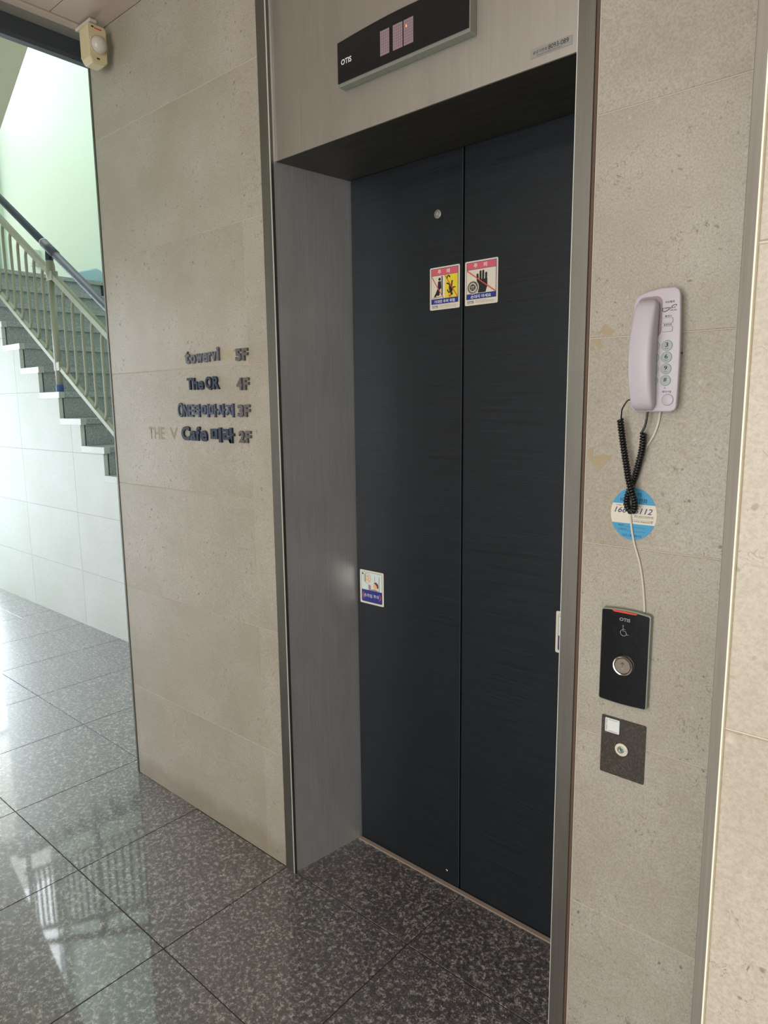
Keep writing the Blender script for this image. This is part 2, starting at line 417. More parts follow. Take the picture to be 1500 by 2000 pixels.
# ------------------------------------------------------------------ room shell
FX = [-0.5303 - 0.49516*i for i in range(-6, 15)]          # floor joints, const x
FY = [-0.4396 + 0.49096*i for i in range(-7, 6)]
FX.sort(); FY.sort()
floor = structure('floor')
box('floor_bed', -7.8, 2.4, -3.9, 2.2, -0.12, -0.0014, M_GROUTD, floor)
g = 0.0015
for i in range(len(FX)-1):
    for j in range(len(FY)-1):
        x0, x1, y0, y1 = FX[i], FX[i+1], FY[j], FY[j+1]
        if x1 < -7.7 or y1 > 2.2: continue
        if x0 > -1.2 and y0 > 0: continue                   # behind the lift wall
        if x0 < -1.6 and y0 > 0.9: continue                 # under the stair
        if x1 > -0.6 and y1 > 0 and y0 < 0: y1 = 0.0
        slab('tile', 'z', x0+g, x1-g, y0+g, y1-g, 0.0, 0.02, M_FLOOR, floor, ch=0.0006)
slab('tile', 'z', -0.4865, -0.0362, g, 0.2525, 0.0, 0.02, M_FLOOR, floor, ch=0.0006)
slab('tile', 'z', -0.0340, 0.387, g, 0.2525, 0.0, 0.02, M_FLOOR, floor, ch=0.0006)

JZ = [0.0, 0.374, 0.774, 1.174, 1.574, 1.974, 2.374, 2.70]
g = 0.0006
wf = structure('wall_front')
box('grout_bed', -1.433, -0.526, 0.0016, 0.25, 0.0, 2.72, M_GROUT, wf)
box('grout_bed', 0.4290, 0.90, 0.0016, 0.25, 0.0, 2.72, M_GROUT, wf)
box('grout_bed', -0.60, 0.60, 0.29, 0.40, 0.0, 2.72, M_BLACKM, wf)
g = 0.0007
for a, b_ in zip(JZ[:-1], JZ[1:]):
    slab('tile', 'y', -1.4265, -0.6233-g, a+(g if a else 0), b_-g, 0.0, 0.012, M_STONE, wf)
    slab('tile', 'y', -0.6233+g, -0.5268, a+(g if a else 0), b_-g, 0.0, 0.012, M_STONE, wf)
    slab('tile', 'y', 0.4310, 0.868, a+(g if a else 0), b_-g, 0.0, 0.012, M_STONE, wf)
# jog of the wall nearer the camera
wr = structure('wall_right')
box('grout_bed', 0.8768, 2.3, -0.6784, 0.20, 0.0, 2.72, M_GROUT, wr)
CX = [0.8785, 1.6785, 2.30]
for a, b_ in zip(JZ[:-1], JZ[1:]):
    for c0, c1 in zip(CX[:-1], CX[1:]):
        slab('tile', 'y', c0+g*1.2, c1-g*1.2, a+(g*1.2 if a else 0), b_-g*1.2, -0.68, 0.012, M_STONE2, wr, ch=0.001)
    slab('tile', 'x-', -0.672, 0.0, a+(g if a else 0), b_-g, 0.8690, 0.008, M_STONE, wr)
t1 = prism('trim_1', [(0.8668, -0.60), (0.8668, -0.6765), (0.8680, -0.6790), (0.8772, -0.6815), (0.8772, -0.60)], 0, 2.70, M_TRIM, axis='z')
tag(t1, kind='structure')
link_lip = prism('bright_lip', [(0.8772, -0.6822), (0.8787, -0.6828), (0.8792, -0.6790), (0.8772, -0.6790)], 0, 2.70, M_LIP, t1, axis='z')
t2 = prism('trim_2', [(-1.4380, 0.25), (-1.4380, -0.0012), (-1.4364, -0.0028), (-1.4270, -0.0028), (-1.4270, 0.0040), (-1.4340, 0.0040), (-1.4340, 0.25)], 0, 2.70, M_JAMB, axis='z')
tag(t2, kind='structure')
# shaft side facing the stair hall
ws = structure('wall_shaft')
box('shaft_slab', -1.365, -1.30, 0.25, 2.05, 0, 7.2, M_GREEN, ws)

def simple_struct(name, lst, mat):
    o = boxes(name, lst, mat); o['kind'] = 'structure'; return o
simple_struct('wall_back', [(-1.62, -0.25, -3.6, -3.5, 0, 2.72), (2.05, 2.3, -3.6, -3.5, 0, 2.72), (-0.25, 2.05, -3.6, -3.5, 2.5, 2.72)], M_STONE)
simple_struct('wall_side', [(2.2, 2.3, -3.5, -0.68, 0, 2.72)], M_STONE)
simple_struct('wall_left', [(-1.62, -1.467, -3.5, -0.65, 0, 2.72)], M_STONE)
simple_struct('wall_hall_far', [(-7.6, -1.43, 2.05, 2.2, 0, 7.2)], M_GREEN)
simple_struct('wall_hall_near', [(-7.6, -4.75, -0.80, -0.65, 0, 7.2), (-1.85, -1.62, -0.80, -0.65, 0, 7.2), (-4.75, -1.85, -0.80, -0.65, 2.15, 7.2)], M_GREEN)
wn2 = structure('window_2')
boxes('frame', [(-4.75, -4.70, -0.76, -0.70, 0, 2.15), (-1.90, -1.85, -0.76, -0.70, 0, 2.15), (-4.70, -1.90, -0.76, -0.70, 2.10, 2.15), (-4.70, -1.90, -0.76, -0.70, 0, 0.06), (-3.32, -3.28, -0.76, -0.70, 0.06, 2.10)], M_FRAME, wn2)
box('pane', -4.70, -3.32, -0.733, -0.728, 0.06, 2.10, M_GLASS, wn2); box('pane', -3.28, -1.90, -0.733, -0.728, 0.06, 2.10, M_GLASS, wn2)
simple_struct('wall_hall_end', [(-7.65, -7.5, -0.8, -0.60, 0, 7.2), (-7.65, -7.5, 2.00, 2.05, 0, 7.2), (-7.65, -7.5, -0.6, 0.28, 2.40, 7.2),
                                (-7.65, -7.5, 0.28, 2.00, 2.40, 2.72), (-7.65, -7.5, 0.28, 2.00, 6.8, 7.2)], M_GREEN)
simple_struct('wall_above_opening', [(-1.62, -1.50, -0.65, 0.25, 2.76, 7.2), (-1.4335, -1.30, 0.0, 0.249, 2.77, 7.2), (-1.50, -1.4335, 0.0, 0.249, 2.76, 7.2)], M_GREEN)
simple_struct('ceiling_upper', [(-7.65, -1.30, -0.8, 2.2, 7.2, 7.3)], M_GREEN)
# lobby ceiling with panels
ce = structure('ceiling')
box('ceiling_deck', -1.386, 2.3, -3.6, 0.02, 2.7025, 2.76, M_GROUTD, ce)
cxs = [-1.350, -0.75, -0.15, 0.45, 1.05, 1.65, 2.2]; cys = [0.0, -0.162, -0.762, -1.362, -1.962, -2.562, -3.162, -3.5]
for a, b_ in zip(cxs[:-1], cxs[1:]):
    for d, c in zip(cys[:-1], cys[1:]):
        slab('panel', '-z', a+0.0012, b_-0.0012, c+0.0012, d-0.0012, 2.700, 0.008, M_CEIL, ce, ch=0.001)
box('edge_moulding', -1.388, -1.353, -3.5, -0.002, 2.694, 2.712, M_CEIL, ce, bevel=0.003)
tr3 = box('trim_3', -1.4665, -1.389, -3.5, -0.002, 2.706, 2.74, M_GREYMET); tag(tr3, kind='structure')
tr4 = prism('trim_4', [(-1.467, 2.704), (-1.467, 2.672), (-1.4655, 2.652), (-1.472, 2.641), (-1.50, 2.641), (-1.50, 2.74), (-1.467, 2.74)], -3.5, 0.20, M_LINTEL)
tag(tr4, kind='structure')
# glazed openings
wn = structure('window_1')
boxes('frame', [(-7.56, -7.52, 0.28, 0.31, 2.72, 6.8), (-7.56, -7.52, 1.98, 2.00, 2.72, 6.8), (-7.56, -7.52, 0.31, 1.98, 2.72, 2.76), (-7.56, -7.52, 0.31, 1.98, 6.76, 6.8)], M_FRAME, wn)
box('pane', -7.545, -7.540, 0.31, 1.98, 2.76, 6.76, M_GLASS, wn)
dr = structure('door_1')
boxes('frame', [(-7.60, -7.54, -0.60, -0.55, 0, 2.4), (-7.60, -7.54, 1.95, 2.00, 0, 2.4), (-7.60, -7.54, -0.55, 1.95, 2.34, 2.4), (-7.60, -7.54, 0.20, 0.24, 0, 2.34), (-7.60, -7.54, 1.10, 1.14, 0, 2.34)], M_FRAME, dr)
for pa, pb in ((-0.55, 0.20), (0.24, 1.10), (1.14, 1.95)): box('pane', -7.575, -7.570, pa, pb, 0.02, 2.34, M_GLASS, dr)
dr2 = structure('door_2')
boxes('frame', [(-0.25, -0.20, -3.58, -3.52, 0, 2.5), (2.0, 2.05, -3.58, -3.52, 0, 2.5), (-0.20, 2.0, -3.58, -3.52, 2.44, 2.5), (0.88, 0.93, -3.58, -3.52, 0, 2.44)], M_FRAME, dr2)
box('pane', -0.20, 0.88, -3.553, -3.548, 0.01, 2.44, M_GLASS, dr2); box('pane', 0.93, 2.0, -3.553, -3.548, 0.01, 2.44, M_GLASS, dr2)

# ------------------------------------------------------------------ stair side wall, staircase
RZ, RN = 0.1732, 0.2768
def nose(k): return -4.158 + RN*(11-k)          # riser x below tread k
NT = 15
wst = structure('wall_stair')
def top_at(x):                                   # cladding top below the caps
    for k_ in range(NT, 0, -1):
        if x < nose(k_): return k_*RZ - 0.040
    return -1
def stepped(x0, x1, z0, z1):
    br = [x0] + [nose(k_) for k_ in range(NT, 0, -1) if x0 < nose(k_) < x1] + [x1]
    tops = []
    for a, b_ in zip(br[:-1], br[1:]):
        t = min(z1, top_at((a+b_)/2))
        if t <= z0+0.004: break
        tops.append((a, b_, t))
    if not tops: return None
    pts = [(x0, z0), (tops[-1][1], z0)]
    for a, b_, t in reversed(tops):
        if abs(pts[-1][1]-t) > 1e-6 or abs(pts[-1][0]-b_) > 1e-6: pts.append((b_, t))
        pts.append((a, t))
    out = []
    for p_ in pts:
        if not out or (abs(out[-1][0]-p_[0]) > 1e-6 or abs(out[-1][1]-p_[1]) > 1e-6): out.append(p_)
    # drop collinear points
    res = []
    n_ = len(out)
    for i in range(n_):
        a, b_, c = out[i-1], out[i], out[(i+1) % n_]
        if abs((b_[0]-a[0])*(c[1]-a[1])-(b_[1]-a[1])*(c[0]-a[0])) > 1e-9: res.append(b_)
    return res
core = stepped(-5.10, nose(1), 0.0, 3.0)
prism('backing_wall', [(x-0.004, z-0.002 if z > 0 else 0) for x, z in core], 0.7672, 0.795, M_GROUTW, wst)
vx = [-5.10, -5.06, -4.26, -3.4575, -2.655, -1.8525, -1.36]; hz = [0, 0.377, 0.772, 1.167, 1.562, 1.957, 2.352, 2.6]
for a, b_ in zip(vx[1:-1], vx[2:]):
    for c, d in zip(hz[:-1], hz[1:]):
        pts = stepped(a+0.0013, b_-0.0013, c+(0.0013 if c else 0), d-0.0013)
        if pts and len(pts) > 2: prism('tile', pts, 0.766, 0.790, M_WHITE, wst)
slab('tile', 'y', -5.10, -5.0613, 0.0, 2.35, 0.766, 0.024, M_WHITE, wst)
for k_ in range(2, NT):
    xa, xb = nose(k_+1), nose(k_)
    box('cap_stone', xa+0.0005, xb+0.020, 0.7625, 0.800, k_*RZ-0.040, k_*RZ, M_CAP, wst, bevel=0.0015)

st = thing('staircase', (-3.3, 1.4, 0), 'grey granite staircase climbing behind the white stepped side wall', 'staircase')
for k_ in range(1, NT+1):
    xr = nose(k_); zt = k_*RZ
    box('riser', xr-0.03, xr, 0.8005, 2.03, zt-RZ+0.0005, zt-0.0355, M_STAIR, st)
    if k_ < NT:
        box('tread', nose(k_+1)-0.028 if False else nose(k_+1)+0.0005, xr+0.018, 0.8005, 2.03, zt-0.035, zt, M_STAIR, st, bevel=0.002)
prism('flight_soffit', [(nose(1)-0.04, 0.0), (nose(NT)-0.04, (NT-1)*RZ-0.045), (nose(NT)-0.04, (NT-1)*RZ-0.20), (nose(1)-0.30, 0.0)], 0.8005, 2.03, M_SAGE, st)
box('landing_slab', -7.49, nose(NT)-0.0305, -0.64, 2.03, NT*RZ-0.20, NT*RZ-0.036, M_SAGE, st)
box('landing_paving', -7.49, nose(NT)+0.018, 0.8005, 2.03, NT*RZ-0.035, NT*RZ, M_STAIR, st, bevel=0.002)
sk = box('skirting_block', nose(NT)+0.001, nose(NT)+0.022, 1.975, 2.032, (NT-1)*RZ+0.004, NT*RZ-0.036, M_NECK, st)
sk['label'] = 'dark skirting block at the far end of the top riser'

S = 0.657
def sz(x): return 3.371 + S*(x+3.619)
uf = prism('upper_stair_flight', [(-5.295, sz(-5.295)), (-1.63, sz(-1.63)), (-1.63, sz(-1.63)+0.22), (-5.295, sz(-5.295)+0.22)], -0.64, 0.66, M_SAGE)
tag(uf, 'plain sage painted underside of the upper stair flight, sloping overhead above the landing', 'staircase')

# ------------------------------------------------------------------ railing
ra = thing('stair_railing', (-3.655, 0.82, 1.559), 'beige metal stair railing with dark round handrail and bent balusters', 'railing')
RY = 0.805
def z_hand(x): return 2.455 + (-0.6265)*(x+3.62)
def z_top(x): return 2.320 + (-0.640)*(x+3.655)
def z_bot(x): return 1.742 + (-0.640)*(x+3.655)
xa, xb = -5.15, -1.60
def handseg(x0, x1): return [(x0, RY, z_hand(x0)), ((x0+x1)/2, RY, z_hand((x0+x1)/2)), (x1, RY, z_hand(x1))]
sweep('handrail', handseg(xa, -3.70), 0.0250, M_HAND, ra, n=20)
sweep('handrail', handseg(-3.575, xb), 0.0250, M_HAND, ra, n=20)
sweep('handrail_sleeve', handseg(-3.715, -3.56), 0.0285, M_HAND, ra, n=20)
sweep('joint_ring', handseg(-3.722, -3.716), 0.0290, M_WHITEP, ra, n=20)
for zf, nm, w, h in ((z_top, 'upper_rail', 0.034, 0.034), (z_bot, 'lower_rail', 0.030, 0.026)):
    sweep(nm, [(xa, RY, zf(xa)), (xb, RY, zf(xb))], 1, M_RAIL, ra, flat=(w, h))
def post(xp, zb):
    sweep('post', [(xp, RY, zb), (xp, RY, z_top(xp)-0.03)], 0.021, M_RAIL, ra, n=16)
    lathe('post_collar', [(0.023, -0.03), (0.031, 0.0), (0.030, 0.05), (0.023, 0.085), (0.0215, 0.13)], xp, RY, z_top(xp)-0.005, 'z', M_RAIL, ra, n=20)
    box('bracket', xp-0.026, xp+0.060, RY-0.021, RY+0.021, z_top(xp)-0.050, z_top(xp)+0.006, M_RAIL, ra, bevel=0.003)
    box('bracket', xp-0.026, xp+0.055, RY-0.019, RY+0.019, z_bot(xp)-0.045, z_bot(xp)+0.012, M_RAIL, ra, bevel=0.003)
    lathe('post_neck', [(0.024, 0), (0.024, 0.035), (0.021, 0.085)], xp, RY, z_hand(xp)-0.085, 'z', M_NECK, ra, n=20)
post(-3.655, 9*RZ)
tp = lathe('floor_tape', [(0.024, 0), (0.024, 0.045)], -3.655, RY, 9*RZ+0.0005, 'z', M_TAPE, ra, n=20); tp['label'] = 'blue tape round the foot of the post'
post(-5.04, 14*RZ); post(-2.27, 4*RZ)
xs = [-3.780-0.1155*i for i in range(0, 11)] + [-3.506+0.1155*i for i in range(0, 11)]
for xm in xs:
    zt, zb = z_top(xm)-0.012, z_bot(xm)+0.010
    pts = spline([(xm+0.022, RY, z_top(xm+0.022)-0.012), (xm+0.008, RY, zt-0.040), (xm, RY, zt-0.085), (xm, RY, (zt+zb)/2), (xm, RY, zb+0.085), (xm-0.008, RY, zb+0.045), (xm-0.026, RY, z_bot(xm-0.026)+0.010)], 4)
    sweep('baluster', pts, 0.0105, M_RAIL, ra, n=8)

# box on the green wall, bag on the landing
wb = thing('wall_box', (-6.70, 2.05, 2.93), 'small pale box fixed on the green wall behind the railing', 'box')
box('housing', -6.755, -6.64, 1.985, 2.0495, 2.935, 3.09, M_BOXW, wb, bevel=0.004)
box('front_sheet', -6.75, -6.66, 1.982, 1.985, 2.96, 3.07, M_WHITEP, wb)
bag_v = []
bag = prism('plastic_bag', [(1.780, 2.598), (2.045, 2.598), (2.046, 2.665), (2.018, 2.712), (1.975, 2.728), (1.90, 2.702), (1.80, 2.672)], -5.46, -5.315, M_BAG, axis='x', bevel=0.012)
tag(bag, 'pale blue folded plastic bundle lying on the edge of the stair landing', 'bag')

# ------------------------------------------------------------------ lift door, frame
fr = thing('elevator_frame', (-0.05, 0.0, 0), 'brushed stainless steel frame around the black lift doors', 'frame')
prism('jamb', [(-0.5262, 0.0195), (-0.5262, -0.0055), (-0.4880, -0.0055), (-0.4873, 0.0060), (-0.4950, 0.0060), (-0.4950, 0.0195)], 0.0, 2.70, M_JAMB, fr, axis='z')
prism('reveal', [(-0.4949, 0.0062), (-0.4873, 0.0062), (-0.4868, 0.0135), (-0.4545, 0.274), (-0.4545, 0.288), (-0.4949, 0.288)], 0.0, 2.70, M_STEEL, fr, axis='z')
prism('jamb_edge', [(-0.4892, -0.0062), (-0.4872, -0.0062), (-0.4866, -0.0040), (-0.4880, -0.0040)], 0.0, 2.70, M_EDGE, fr, axis='z')
jr = prism('jamb', [(0.4235, 0.02), (0.4235, -0.0055), (0.3895, -0.0055), (0.3885, 0.0135), (0.3565, 0.274), (0.3565, 0.288), (0.42, 0.288)], 0.0, 2.70, M_JAMB, fr, axis='z')
prism('jamb_edge', [(0.3882, -0.0040), (0.3888, -0.0062), (0.3902, -0.0062), (0.3902, -0.0040)], 0.0, 2.70, M_EDGE, fr, axis='z')
prism('transom', [(-0.4860, 0.0135), (0.3880, 0.0135), (0.3565, 0.264), (-0.4545, 0.264)], 2.103, 2.70, M_STEELT, fr, axis='z')
prism('soffit_shade_panel', [(-0.4855, 0.0145), (0.3875, 0.0145), (0.3560, 0.2635), (-0.4540, 0.2635)], 2.1015, 2.1035, M_SOFFIT, fr, axis='z')  # thin sheet added under the transom to carry the painted shade
prism('seal_strip', [(0.4236, 0.010), (0.4236, -0.001), (0.4290, -0.001), (0.4290, 0.010)], 0.0, 2.70, M_SEAL, fr, axis='z')
prism('sill_strip', [(-0.4545, 0.2530), (0.3570, 0.2530), (0.3565, 0.2665), (-0.4545, 0.2665)], -0.001, 0.0035, M_MORTAR, fr, axis='z')

do = thing('elevator_door', (-0.05, 0.27, 0), 'pair of black brushed lift door panels with a narrow centre seam', 'door')
box('door_panel', -0.452, -0.0525, 0.268, 0.284, 0.002, 2.115, M_DOOR, do, bevel=0.0012)
box('door_panel', -0.0485, 0.352, 0.269, 0.284, 0.002, 2.115, M_DOOR, do, bevel=0.0012)
box('seam_strip', -0.0538, -0.0526, 0.2675, 0.268, 0.01, 2.102, M_LINTEL, do)
lathe('release_ring', [(0.0112, 0.0), (0.0112, 0.0018), (0.0100, 0.0026), (0.0078, 0.0026), (0.0072, 0.0005), (0.001, 0.0005)], -0.1331, 0.2678, 1.9532, 'y-', M_RIM, do)
lathe('release_core', [(0.0046, 0.0), (0.0042, 0.0016), (0.001, 0.0018)], -0.1331, 0.2674, 1.9532, 'y-', M_MORTAR, do)
prism('paint_chip', [(-0.1010, 0.0440), (-0.0960, 0.0455), (-0.0930, 0.0425), (-0.0950, 0.0400)], 0.2675, 0.2681, M_WHITEP, do)

# ------------------------------------------------------------------ indicator over the door
di = thing('floor_indicator', (-0.035, 0.0135, 2.25), 'long black floor indicator with three dot panels above the lift doors', 'display')
def arc_top(x0, x1, z0, z1, rise, n=14):
    pts = [(x1, z0), (x0, z0)]
    mids = [(x0 + (x1-x0)*i/n, z1 + rise*math.sin(math.pi*i/n)) for i in range(n+1)]
    pts = [(x0, z0)] + [(x1, z0)] + list(reversed(mids)); return pts
prism('case', arc_top(-0.2235, 0.1545, 2.2035, 2.3010, 0.008), -0.0095, 0.0134, M_RIM, di, bevel=0.0018)
prism('glass_face', arc_top(-0.2225, 0.1520, 2.2110, 2.3000, 0.008), -0.0115, -0.0090, M_BLACK, di)
cells = [(-0.0875, -0.0607), (-0.0500, -0.0222), (-0.0190, 0.0078)]
for c0, c1 in cells:
    box('dot_panel', c0, c1, -0.0118, -0.0114, 2.2302, 2.2815, M_MATRIX, di)
    lst = []
    for i in range(1, 5): lst.append((c0+(c1-c0)*i/5-0.00022, c0+(c1-c0)*i/5+0.00022, -0.01195, -0.0118, 2.2302, 2.2815))
    for i in range(1, 9): z = 2.2302+0.0513*i/9; lst.append((c0, c1, -0.01195, -0.0118, z-0.00025, z+0.00025))
    boxes('dot_grid', lst, M_MATLIN, di)
box('lit_dot', -0.0128, -0.0095, -0.0121, -0.0118, 2.2655, 2.2705, M_LED, di)
text('lettering', 'OTIS', -0.2110, -0.1772, 2.2485, 2.2605, -0.0118, 0.0003, M_WHITEP, di, bold=0.024)

pl = thing('number_label', (0.325, 0.0135, 2.1195), 'small silver number label at the lower corner of the steel transom', 'label')
prism('backing', rrect(0.2815, 0.3700, 2.1190, 2.1362, 0.0015), 0.0128, 0.0134, M_SILV, pl)
text('lettering', '승강기번호', 0.2870, 0.3180, 2.1255, 2.1315, 0.0126, 0.0002, M_INK, pl, bold=0.004)
text('lettering', '8093-089', 0.3200, 0.3625, 2.1250, 2.1335, 0.0126, 0.0002, M_INK, pl, bold=0.004)
text('lettering', '한국승강기안전공단 승강기검사', 0.2960, 0.3480, 2.1208, 2.1235, 0.0126, 0.0002, M_INK, pl)

# ------------------------------------------------------------------ warning stickers
class Sticker:
    def __init__(s, label, x0, x1, z0, z1, y):
        s.x0, s.x1, s.z0, s.z1, s.y = x0, x1, z0, z1, y; s.L = 0
        s.o = thing('warning_sticker', ((x0+x1)/2, y, z0), label, 'sticker')
        s.paper = prism('paper', rrect(x0, x1, z0, z1, 0.004), y-0.0004, y, M_CREAM, s.o)
    def X(s, a): return s.x0 + (s.x1-s.x0)*a
    def Z(s, b): return s.z1 - (s.z1-s.z0)*b       # b measured from the top
    def yy(s): s.L += 1; return s.y - 0.0004 - 0.00006*s.L
    def poly(s, name, pts, mat):
        y = s.yy(); return prism(name, [(s.X(a), s.Z(b)) for a, b in pts], y, y+0.00005, mat, s.o)
    def rect(s, name, a0, a1, b0, b1, mat): return s.poly(name, [(a0, b0), (a1, b0), (a1, b1), (a0, b1)], mat)
    def line(s, name, p, q, w, mat):
        dx, dy = q[0]-p[0], q[1]-p[1]; L = math.hypot(dx, dy); nx, ny = -dy/L*w/2, dx/L*w/2
        return s.poly(name, [(p[0]+nx, p[1]+ny), (q[0]+nx, q[1]+ny), (q[0]-nx, q[1]-ny), (p[0]-nx, p[1]-ny)], mat)
    def blob(s, name, c, rx, ry, mat, n=20):
        return s.poly(name, [(c[0]+rx*math.cos(2*math.pi*i/n), c[1]+ry*math.sin(2*math.pi*i/n)) for i in range(n)], mat)
    def txt(s, body, a0, a1, b0, b1, mat, bold=0.0, shear=0): 
        return text('lettering', body, s.X(a0), s.X(a1), s.Z(b1), s.Z(b0), s.yy(), 0.00005, mat, s.o, bold=bold, shear=shear)

DY = 0.2675
def head(s, foot, fb):
    s.rect('blue_border', 0.045, 0.955, 0.032, 0.865, M_BLUE)
    s.rect('header_band', 0.060, 0.940, 0.042, 0.190, M_PINK)
    s.txt('주', 0.27, 0.38, 0.065, 0.165, M_WHITEP, 0.02); s.txt('의', 0.56, 0.67, 0.065, 0.165, M_WHITEP, 0.02)
    s.txt(foot, fb[0], fb[1], 0.770, 0.845, M_WHITEP, 0.015)
    s.txt('OTIS', 0.07, 0.28, 0.895, 0.940, M_BLUE, 0.03); s.rect('underline', 0.07, 0.28, 0.950, 0.957, M_BLUE)
    s.txt('임의로 문을 열거나 밀지', 0.33, 0.66, 0.884, 0.904, M_GREYINK)
    s.txt('마십시오 문이 열리면 추락할 위험이 있으니', 0.33, 0.93, 0.912, 0.932, M_GREYINK)
    s.txt('기대거나 손대지 마시고 충격금지', 0.33, 0.88, 0.940, 0.960, M_GREYINK)
A = Sticker('square warning sticker with leaning figure and yellow falling figure, on the seam\'s near-lock side', -0.1592, -0.0607, 1.7058, 1.8170, DY)
A.o['label'] = 'warning sticker with a yellow falling figure, on the door panel below the release ring'
head(A, '기대면 추락 위험', (0.15, 0.84))
A.rect('picture_field', 0.060, 0.475, 0.200, 0.740, M_CREAM); A.rect('yellow_field', 0.505, 0.940, 0.200, 0.740, M_YELL)
A.rect('white_divider', 0.475, 0.505, 0.200, 0.740, M_WHITEP)
A.line('door_mark', (0.42, 0.22), (0.42, 0.69), 0.035, M_INK)
A.blob('figure', (0.335, 0.285), 0.042, 0.036, M_INK)
A.poly('figure', [(0.285, 0.335), (0.385, 0.335), (0.395, 0.50), (0.35, 0.52), (0.335, 0.66), (0.27, 0.68), (0.275, 0.66), (0.245, 0.66), (0.20, 0.70), (0.14, 0.69), (0.21, 0.60), (0.27, 0.50)], M_INK)
A.line('ground_mark', (0.09, 0.715), (0.40, 0.700), 0.010, M_INK)
A.line('figure', (0.60, 0.225), (0.59, 0.29), 0.035, M_INK); A.line('figure', (0.63, 0.22), (0.69, 0.27), 0.035, M_INK)
A.line('figure', (0.76, 0.35), (0.74, 0.47), 0.04, M_INK); A.line('figure', (0.58, 0.40), (0.68, 0.44), 0.035, M_INK)
A.poly('figure', [(0.66, 0.42), (0.76, 0.45), (0.78, 0.58), (0.74, 0.64), (0.68, 0.62), (0.65, 0.52)], M_INK)
A.line('figure', (0.76, 0.52), (0.87, 0.51), 0.025, M_INK); A.line('figure', (0.60, 0.55), (0.64, 0.62), 0.03, M_INK); A.line('figure', (0.63, 0.62), (0.72, 0.62), 0.03, M_INK)
A.blob('figure', (0.745, 0.66), 0.038, 0.033, M_INK)
A.poly('impact_star', [(0.64, 0.64), (0.675, 0.68), (0.73, 0.67), (0.71, 0.70), (0.74, 0.735), (0.69, 0.72), (0.65, 0.735), (0.66, 0.70), (0.63, 0.68), (0.655, 0.68)], M_RED)
A.line('red_stroke', (0.065, 0.205), (0.47, 0.735), 0.022, M_RED); A.line('red_stroke', (0.51, 0.205), (0.935, 0.735), 0.022, M_RED)

B = Sticker('x', -0.0445, 0.0558, 1.7068, 1.8180, 0.2685)
B.o['label'] = 'warning sticker with a black hand under a red stroke, beside the door seam'
head(B, '손대지 마세요', (0.18, 0.80))
B.rect('picture_field', 0.060, 0.940, 0.200, 0.740, M_CREAM)
B.poly('hand_print', [(0.40, 0.73), (0.43, 0.63), (0.385, 0.52), (0.37, 0.44), (0.69, 0.43), (0.69, 0.60), (0.655, 0.68), (0.64, 0.73)], M_INK)
for fa, fb in (((0.398, 0.46), (0.390, 0.325)), ((0.480, 0.46), (0.482, 0.265)), ((0.560, 0.46), (0.565, 0.260)), ((0.650, 0.46), (0.655, 0.315))):
    B.line('hand_print', fa, fb, 0.062, M_INK); B.blob('hand_print', fb, 0.031, 0.028, M_INK, 14)
B.blob('round_stamp', (0.255, 0.60), 0.185, 0.155, M_CREAM, 32)
import math as _m
for i in range(26):
    t = 2*_m.pi*i/26
    for r1, r2 in ((0.118, 0.165),):
        B.line('stamp_marks', (0.255+r1*_m.cos(t), 0.60+r1*0.86*_m.sin(t)), (0.255+r2*_m.cos(t+0.08), 0.60+r2*0.86*_m.sin(t+0.08)), 0.020, M_INK)
B.blob('stamp_core', (0.255, 0.60), 0.088, 0.075, M_INK, 24)
B.txt('안전', 0.20, 0.31, 0.555, 0.645, M_CREAM, 0.01)
B.line('red_stroke', (0.065, 0.205), (0.935, 0.735), 0.024, M_RED)

